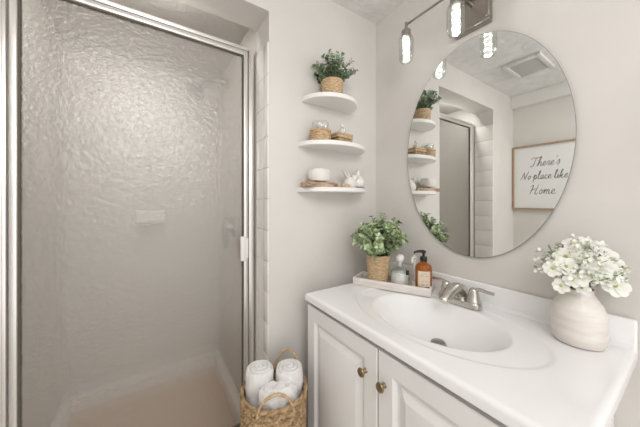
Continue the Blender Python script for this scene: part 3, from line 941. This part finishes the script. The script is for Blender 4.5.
# lateral, height, towards viewer (metres from the bouquet base), radius, label
FL = [(0.005, 0.072, 0.060, 0.034, 'large open white flower in the middle of the vase bouquet'),
      (-0.052, 0.048, 0.052, 0.030, 'white flower left of the middle one, low in the vase bouquet'),
      (0.058, 0.020, 0.062, 0.034, 'large white flower lowest at the front right of the vase bouquet'),
      (0.060, 0.100, 0.020, 0.033, 'white flower at the upper right of the vase bouquet'),
      (-0.060, 0.098, 0.020, 0.029, 'white flower at the upper left of the vase bouquet'),
      (-0.100, 0.060, 0.015, 0.025, 'small white flower at the far left edge of the vase bouquet'),
      (0.112, 0.036, 0.012, 0.027, 'white flower drooping at the far right edge of the vase bouquet'),
      (0.008, 0.132, 0.000, 0.028, 'white flower at the very top of the vase bouquet'),
      (-0.092, 0.012, 0.036, 0.020, 'small white flower hanging lowest at the left of the vase bouquet'),
      (0.098, 0.078, 0.030, 0.022, 'small white flower between the upper and far right blooms'),
      (-0.028, 0.102, 0.040, 0.022, 'small white flower just above the middle bloom'),
      (0.030, 0.034, 0.068, 0.016, 'tiny white bloom just under the large middle flower'),
      (-0.030, 0.074, 0.060, 0.023, 'white flower touching the upper left of the large middle bloom'),
      (0.040, 0.070, 0.060, 0.022, 'white flower touching the right of the large middle bloom'),
      (-0.078, 0.072, 0.040, 0.024, 'white flower between the upper left and far left blooms'),
      (0.036, 0.128, 0.020, 0.023, 'white flower right beside the topmost bloom'),
      (-0.030, 0.134, 0.010, 0.021, 'small white flower left beside the topmost bloom'),
      (0.090, 0.108, 0.000, 0.021, 'small white flower at the far upper right of the vase bouquet'),
      (-0.072, 0.036, 0.055, 0.020, 'small white flower low at the left front of the vase bouquet'),
      (0.088, 0.044, 0.045, 0.022, 'small white flower just above the lowest right bloom'),
      (-0.040, 0.010, 0.055, 0.017, 'tiny white bloom low over the left of the vase rim')]
for (lx, hz, fv, R, lab) in FL:
    c = rim + rt * lx * 0.83 + up * (hz * 0.92 + 0.002) - fw * fv * 0.8
    if c.x + R > WX - 0.012:
        c.x = WX - 0.012 - R
    d = (c - (rim - up * 0.03)).normalized() * 0.6 + view * 0.8
    R *= 1.04
    t = thing('white_flower', lab, 'flower', tuple(rim), 0, 'white flowers in the vase')
    b1, b2, b3 = BM(), BM(), BM()
    blossom(b1, b2, c - rim, d, R, rng, 7 if R > 0.02 else 6)
    obj('petals', b1, 'petal', t)
    obj('flower_heart', b2, 'petal_center', t)
    dn = d.normalized()
    e = c - rim
    k0 = Vector((rng.uniform(-.014, .014), rng.uniform(-.014, .014), -0.012))
    tube(b3, smooth_path([k0 + Vector((0, 0, -0.04)), k0 + Vector((e.x * 0.12, e.y * 0.12, 0.01)), e * 0.6 + Vector((0, 0, 0.008)), e - dn * 0.002], 5), 0.0012, 6)
    obj('stem', b3, 'stem', t)
bl, bs, bp = BM(), BM(), BM()
for i in range(90):
    az = 2 * PI * i * 0.618
    k = math.sqrt((i + 0.5) / 90)
    out = 0.104 * k * rng.uniform(0.8, 1.1)
    hz = 0.125 * (1 - 0.75 * k * k) * rng.uniform(0.7, 1.2)
    e = Vector((math.cos(az) * out, math.sin(az) * out, hz + 0.01))
    e.x = min(e.x, WX - 0.012 - rim.x)
    k0 = Vector((math.cos(az), math.sin(az), 0)) * 0.012 + Vector((0, 0, -0.01))
    path = smooth_path([k0, e * 0.5 + Vector((0, 0, 0.012)), e], 4)
    tube(bs, path, [0.0009, 0.0005], 5)
    for j in range(2, len(path)):
        dr = Vector((rng.uniform(-1, 1), rng.uniform(-1, 1), rng.uniform(-.2, 1))).normalized()
        nr = dr.orthogonal().normalized()
        if rng.random() < 0.45:
            add_leaf(bl, path[j], dr, nr, rng.uniform(0.012, 0.022), 0.006)
        if rng.random() < 0.6:
            q = path[j] + dr * 0.012
            if q.x < WX - 0.018 - rim.x:
                for pk in range(5):
                    pd = Vector((rng.uniform(-1, 1), rng.uniform(-1, 1), rng.uniform(-1, 1))).normalized()
                    add_leaf(bp, q, pd, pd.orthogonal().normalized(), 0.0125, 0.0105)
for v in bl.verts:
    v.co.x = min(v.co.x, WX - 0.006 - rim.x)
ba = BM()
for k, bb in enumerate((bl, bs, bp)):
    me = bpy.data.meshes.new('sprig_pieces'); bb.to_mesh(me); bb.free()
    n0 = len(ba.faces)
    ba.from_mesh(me); bpy.data.meshes.remove(me)
    ba.faces.ensure_lookup_table()
    for f in ba.faces[n0:]:
        f.material_index = k
o = obj('filler_sprigs', ba, 'leaf_light')
o.data.materials.append(M['stem']); o.data.materials.append(M['petal'])
o.location = rim
o['kind'] = 'stuff'
tag(o, 'fine green sprigs with tiny white buds filling the vase bouquet', 'flower filler')

# ------------------------------------------------------------------ basket of towels
KX, KY, KR, KH = 0.408, 0.941, 0.131, H - 0.730
t = thing('wicker_basket', 'tall round wicker basket with loop handles beside the vanity', 'basket', (KX, KY, 0.001))


def big_weave(bm, r0, r1, h, rows, staves, amp):
    nth = staves * 6
    nz = rows * 5
    out = []
    for i in range(nz + 1):
        tz = i / nz
        row = tz * rows
        c = math.sin((row % 1) * PI)
        ring = []
        for k in range(nth):
            a = 2 * PI * k / nth
            r = r0 + (r1 - r0) * tz ** 0.7 + amp * c * (0.35 + 0.65 * math.cos(staves * a + (int(row) % 2) * PI))
            ring.append(bm.verts.new((r * math.cos(a), r * math.sin(a), h * tz)))
        out.append(ring)
    inn = [[bm.verts.new(((rr) * math.cos(2 * PI * k / nth), rr * math.sin(2 * PI * k / nth), zz)) for k in range(nth)] for rr, zz in ((r1 - 0.008, h), (r1 - 0.010, h * 0.6), (r0 - 0.006, 0.012))]
    rings = out + inn
    for p, q in zip(rings, rings[1:]):
        for k in range(nth):
            j = (k + 1) % nth
            bm.faces.new((p[k], p[j], q[j], q[k]))
    bm.faces.new(out[0][::-1]); bm.faces.new(inn[-1])


b = BM(); big_weave(b, 0.108, KR - 0.006, KH, 50, 46, 0.0058); obj('body', b, 'wicker', t)
b = BM()
for s in (0, 1):
    n = 120
    pts = [((KR - 0.008 + 0.004 * math.cos(11 * 2 * PI * k / n + s * PI)) * math.cos(2 * PI * k / n), (KR - 0.008 + 0.004 * math.cos(11 * 2 * PI * k / n + s * PI)) * math.sin(2 * PI * k / n), KH + 0.004 * math.sin(11 * 2 * PI * k / n + s * PI)) for k in range(n + 1)]
    tube(b, pts, 0.0058, 8)
obj('rim', b, 'wicker', t)
ca = math.atan2(-KY, -KX)                          # towards the viewer
for ang, hgt in ((ca + 0.05, 0.062), (math.radians(36), 0.082)):
    b = BM()
    for s in (0, 1):
        pts = []
        n = 44
        for k in range(n + 1):
            u = k / n
            aa = ang + (u - 0.5) * 1.05
            tw = 18 * PI * u + s * PI
            rr = KR - 0.006 + 0.0030 * math.cos(tw)
            pts.append((rr * math.cos(aa), rr * math.sin(aa), KH - 0.02 + (hgt + 0.02) * math.sin(PI * u) ** 0.55 + 0.0030 * math.sin(tw)))
        tube(b, pts, 0.0042, 8)
    obj('handle', b, 'rope', t)


def roll(bm, R, Hh, pitch, seed, amp=0.0025):
    """rolled towel standing upright: outer wall plus a spiral top"""
    nth, rings = 96, []
    prof = [(R * 0.97, 0.0)] + [(R, Hh * k / 14) for k in range(1, 13)] + [(R * 0.985, Hh - 0.010), (R * 0.95, Hh - 0.003), (R * 0.91, Hh)]
    nr = 44
    prof += [(R * 0.90 * (1 - k / nr), None) for k in range(1, nr)]
    for (r, z) in prof:
        ring = []
        for k in range(nth):
            a = 2 * PI * k / nth
            ph = (r / pitch - a / (2 * PI)) % 1.0
            if z is None:
                zz = Hh + 0.004 - 0.011 * max(0.0, 1 - abs(ph - 0.5) * 0 - math.sin(PI * ph) ** 0.5) + 0.008 * (1 - r / R)
                rr = r
            else:
                zz = z
                rr = r
            n = noise.noise(Vector((math.cos(a) * 2.2 + seed, math.sin(a) * 2.2, zz * 26))) * amp * (1.6 if z is not None else 0.6)
            n += noise.noise(Vector((math.cos(a) * 7 + seed, math.sin(a) * 7, zz * 90))) * amp * 0.5
            ring.append(bm.verts.new(((rr + n) * math.cos(a), (rr + n) * math.sin(a), zz + (n if z is None else 0))))
        rings.append(ring)
    for p, q in zip(rings, rings[1:]):
        for k in range(nth):
            j = (k + 1) % nth
            bm.faces.new((p[k], p[j], q[j], q[k]))
    bm.faces.new(rings[0][::-1]); bm.faces.new(rings[-1])


def vpos(u, y):                                    # a point of the plan seen at pixel column u
    k = (u - 320) / 256.0
    return Vector((y * (0.553 + 0.833 * k) / (0.833 - 0.553 * k), y))


pd, vd = Vector((0.92, -0.388)), Vector((0.388, 0.92))
kc = Vector((KX, KY))
for off, back, R, top, lab, sd in ((-0.0560, 0.018, 0.0545, H - 0.656, 'white towel roll standing at the left in the basket', 1.0),
                                   (0.0600, 0.014, 0.0545, H - 0.664, 'white towel roll standing at the right in the basket', 5.0)):
    p = kc + pd * off + vd * back
    b = BM(); roll(b, R, 0.26, 0.0165, sd)
    o = obj('rolled_towel', b, 'towel'); o.location = (p.x, p.y, top - 0.26)
    o.rotation_euler = (0, 0, sd)
    tag(o, lab, 'towel', 'rolled white towels in the basket')
p = kc + pd * 0.012 - vd * 0.066
b = BM(); roll(b, 0.052, 0.13, 0.026, 9.0, 0.006)
o = obj('rolled_towel', b, 'towel'); o.location = (p.x, p.y, H - 0.690 - 0.13)
o.scale = (1.30, 0.70, 1.0)
o.rotation_euler = (math.radians(-4), 0, math.atan2(pd.y, pd.x))
tag(o, 'loosely rolled white towel slumped at the front of the basket', 'towel', 'rolled white towels in the basket')

# ------------------------------------------------------------------ framed sign on the left wall (seen in the mirror)
PY0, PY1, PZ0, PZ1 = 0.565, 1.097, H - 0.068, H + 0.560
t = thing('framed_sign', 'white framed sign with handwritten script on the left wall, seen in the mirror', 'sign', (LX, 0.5 * (PY0 + PY1), 0.5 * (PZ0 + PZ1)))
sw, shh = (PY1 - PY0) / 2, (PZ1 - PZ0) / 2
b = BM()
for lo, hi in (((0.001, -sw, -shh), (0.034, sw, -shh + 0.014)), ((0.001, -sw, shh - 0.014), (0.034, sw, shh)), ((0.001, -sw, -shh + 0.014), (0.034, -sw + 0.014, shh - 0.014)), ((0.001, sw - 0.014, -shh + 0.014), (0.034, sw, shh - 0.014))):
    box(b, lo, hi, 0.001, 1)
o = obj('frame', b, 'oak', t); o['label'] = 'thin brown wooden frame'
b = BM(); box(b, (0.002, -sw + 0.014, -shh + 0.014), (0.014, sw - 0.014, shh - 0.014)); bd = obj('board', b, 'board', t)

# handwritten script as strokes; x to the right as read, y up, x-height 1
GL = {
    'T': (1.5, [[(0.1, 1.75), (0.5, 2.05), (1.2, 1.95), (1.9, 2.1)], [(1.1, 2.0), (0.95, 1.0), (0.7, 0.1), (0.35, -0.05), (0.2, 0.2)]]),
    'h': (1.0, [[(0.0, 0.0), (0.35, 1.2), (0.6, 2.0), (0.45, 2.2), (0.3, 1.6), (0.2, 0.0)], [(0.2, 0.3), (0.5, 0.95), (0.72, 0.8), (0.65, 0.2), (0.8, 0.0), (1.0, 0.25)]]),
    'e': (0.75, [[(0.0, 0.25), (0.3, 0.45), (0.55, 0.75), (0.4, 1.0), (0.15, 0.7), (0.12, 0.25), (0.4, 0.0), (0.75, 0.3)]]),
    'r': (0.7, [[(0.0, 0.25), (0.2, 0.9), (0.3, 1.05), (0.5, 0.85), (0.42, 0.3), (0.5, 0.0), (0.7, 0.25)]]),
    "'": (0.35, [[(0.25, 2.1), (0.12, 1.6)]]),
    's': (0.7, [[(0.0, 0.2), (0.35, 1.1), (0.5, 0.5), (0.35, 0.0), (0.1, 0.1)]]),
    'N': (1.5, [[(0.0, -0.1), (0.25, 0.6), (0.5, 1.9)], [(0.5, 1.9), (0.75, 0.9), (0.95, 0.0)], [(0.95, 0.0), (1.15, 1.0), (1.45, 2.1)]]),
    'o': (0.75, [[(0.35, 1.0), (0.08, 0.6), (0.25, 0.02), (0.55, 0.4), (0.38, 1.0), (0.5, 0.75), (0.75, 0.8)]]),
    '-': (0.35, [[(0.0, 0.5), (0.35, 0.5)]]),
    'p': (0.85, [[(0.0, 0.3), (0.28, 1.1), (0.1, -0.9)], [(0.2, 0.6), (0.5, 1.05), (0.65, 0.5), (0.4, 0.02), (0.2, 0.2)], [(0.5, 0.05), (0.85, 0.3)]]),
    'l': (0.55, [[(0.0, 0.25), (0.4, 1.5), (0.4, 2.1), (0.2, 1.8), (0.2, 0.3), (0.35, 0.0), (0.55, 0.25)]]),
    'a': (0.85, [[(0.6, 0.85), (0.35, 1.0), (0.1, 0.45), (0.28, 0.0), (0.55, 0.4), (0.62, 0.95), (0.6, 0.2), (0.7, 0.0), (0.85, 0.25)]]),
    'c': (0.7, [[(0.55, 0.85), (0.35, 1.0), (0.1, 0.5), (0.3, 0.0), (0.7, 0.3)]]),
    'i': (0.45, [[(0.0, 0.25), (0.22, 0.95), (0.2, 0.2), (0.3, 0.0), (0.45, 0.25)], [(0.3, 1.4), (0.32, 1.5)]]),
    'k': (0.9, [[(0.0, 0.25), (0.4, 1.7), (0.35, 2.1), (0.2, 1.6), (0.15, 0.0)], [(0.2, 0.4), (0.55, 0.95), (0.45, 0.5), (0.25, 0.5), (0.6, 0.0), (0.9, 0.25)]]),
    'H': (1.7, [[(0.1, 1.7), (0.45, 2.0), (0.35, 1.0), (0.1, 0.0)], [(0.1, 0.8), (0.6, 1.1), (1.1, 1.2)], [(1.35, 2.1), (1.15, 1.1), (1.0, 0.2), (1.25, 0.0), (1.6, 0.3)]]),
    'm': (1.3, [[(0.0, 0.25), (0.2, 1.0), (0.18, 0.0)], [(0.2, 0.5), (0.45, 1.0), (0.58, 0.8), (0.55, 0.0)], [(0.57, 0.5), (0.82, 1.0), (0.95, 0.8), (0.92, 0.2), (1.05, 0.0), (1.3, 0.25)]]),
    ' ': (0.45, []), '.': (0.3, [[(0.08, 0.0), (0.14, 0.06)]]),
}


def write(bm, text, yc, size, x_left, r):
    x = x_left
    for ch in text:
        wd, st = GL[ch]
        for s in st:
            # the lettering reads left to right in the mirror, as in the photograph
            pts = [Vector((0.0148, -(x + (px + 0.18 * py) * size), yc + py * size)) for px, py in s]
            path = smooth_path(pts, 6)
            tube(bm, path, [r * 0.75, r * 1.15, r * 0.8], 6, flat=1.0)
        x += wd * size
    return x


b = BM()
write(b, "There's", 0.105, 0.040, -0.130, 0.0022)
write(b, "No place like", -0.020, 0.037, -0.200, 0.0022)
write(b, "Home.", -0.165, 0.043, -0.130, 0.0022)
for v in b.verts:
    v.co.x = 0.0142 + max(0, min(0.0012, (v.co.x - 0.0142)))
lt = obj('lettering', b, 'ink', bd, False)

# ------------------------------------------------------------------ exhaust fan grille on the ceiling (seen in the mirror)
t = thing('exhaust_vent', 'white slotted exhaust fan grille on the ceiling, seen in the mirror', 'vent', (-0.215, 0.765, CZ - 0.0005))
b = BM()
EX, EY = 0.165, 0.120
for lo, hi in (((-EX, -EY, -0.024), (EX, -EY + 0.03, -0.001)), ((-EX, EY - 0.03, -0.024), (EX, EY, -0.001)), ((-EX, -EY + 0.03, -0.024), (-EX + 0.035, EY - 0.03, -0.001)), ((EX - 0.035, -EY + 0.03, -0.024), (EX, EY - 0.03, -0.001))):
    box(b, lo, hi, 0.004, 2)
obj('frame', b, 'vent', t)
b = BM(); box(b, (-EX + 0.034, -EY + 0.029, -0.006), (EX - 0.034, EY - 0.029, -0.0012)); obj('duct_shadow_box', b, 'dark', t).name = 'duct_shade'  # near-black slab standing in for the shade between the slats
b = BM()
for k in range(12):
    x = -EX + 0.040 + k * 0.0218
    box(b, (x, -EY + 0.028, -0.018), (x + 0.0100, EY - 0.028, -0.0065), 0.001, 1)
obj('grille', b, 'vent', t)
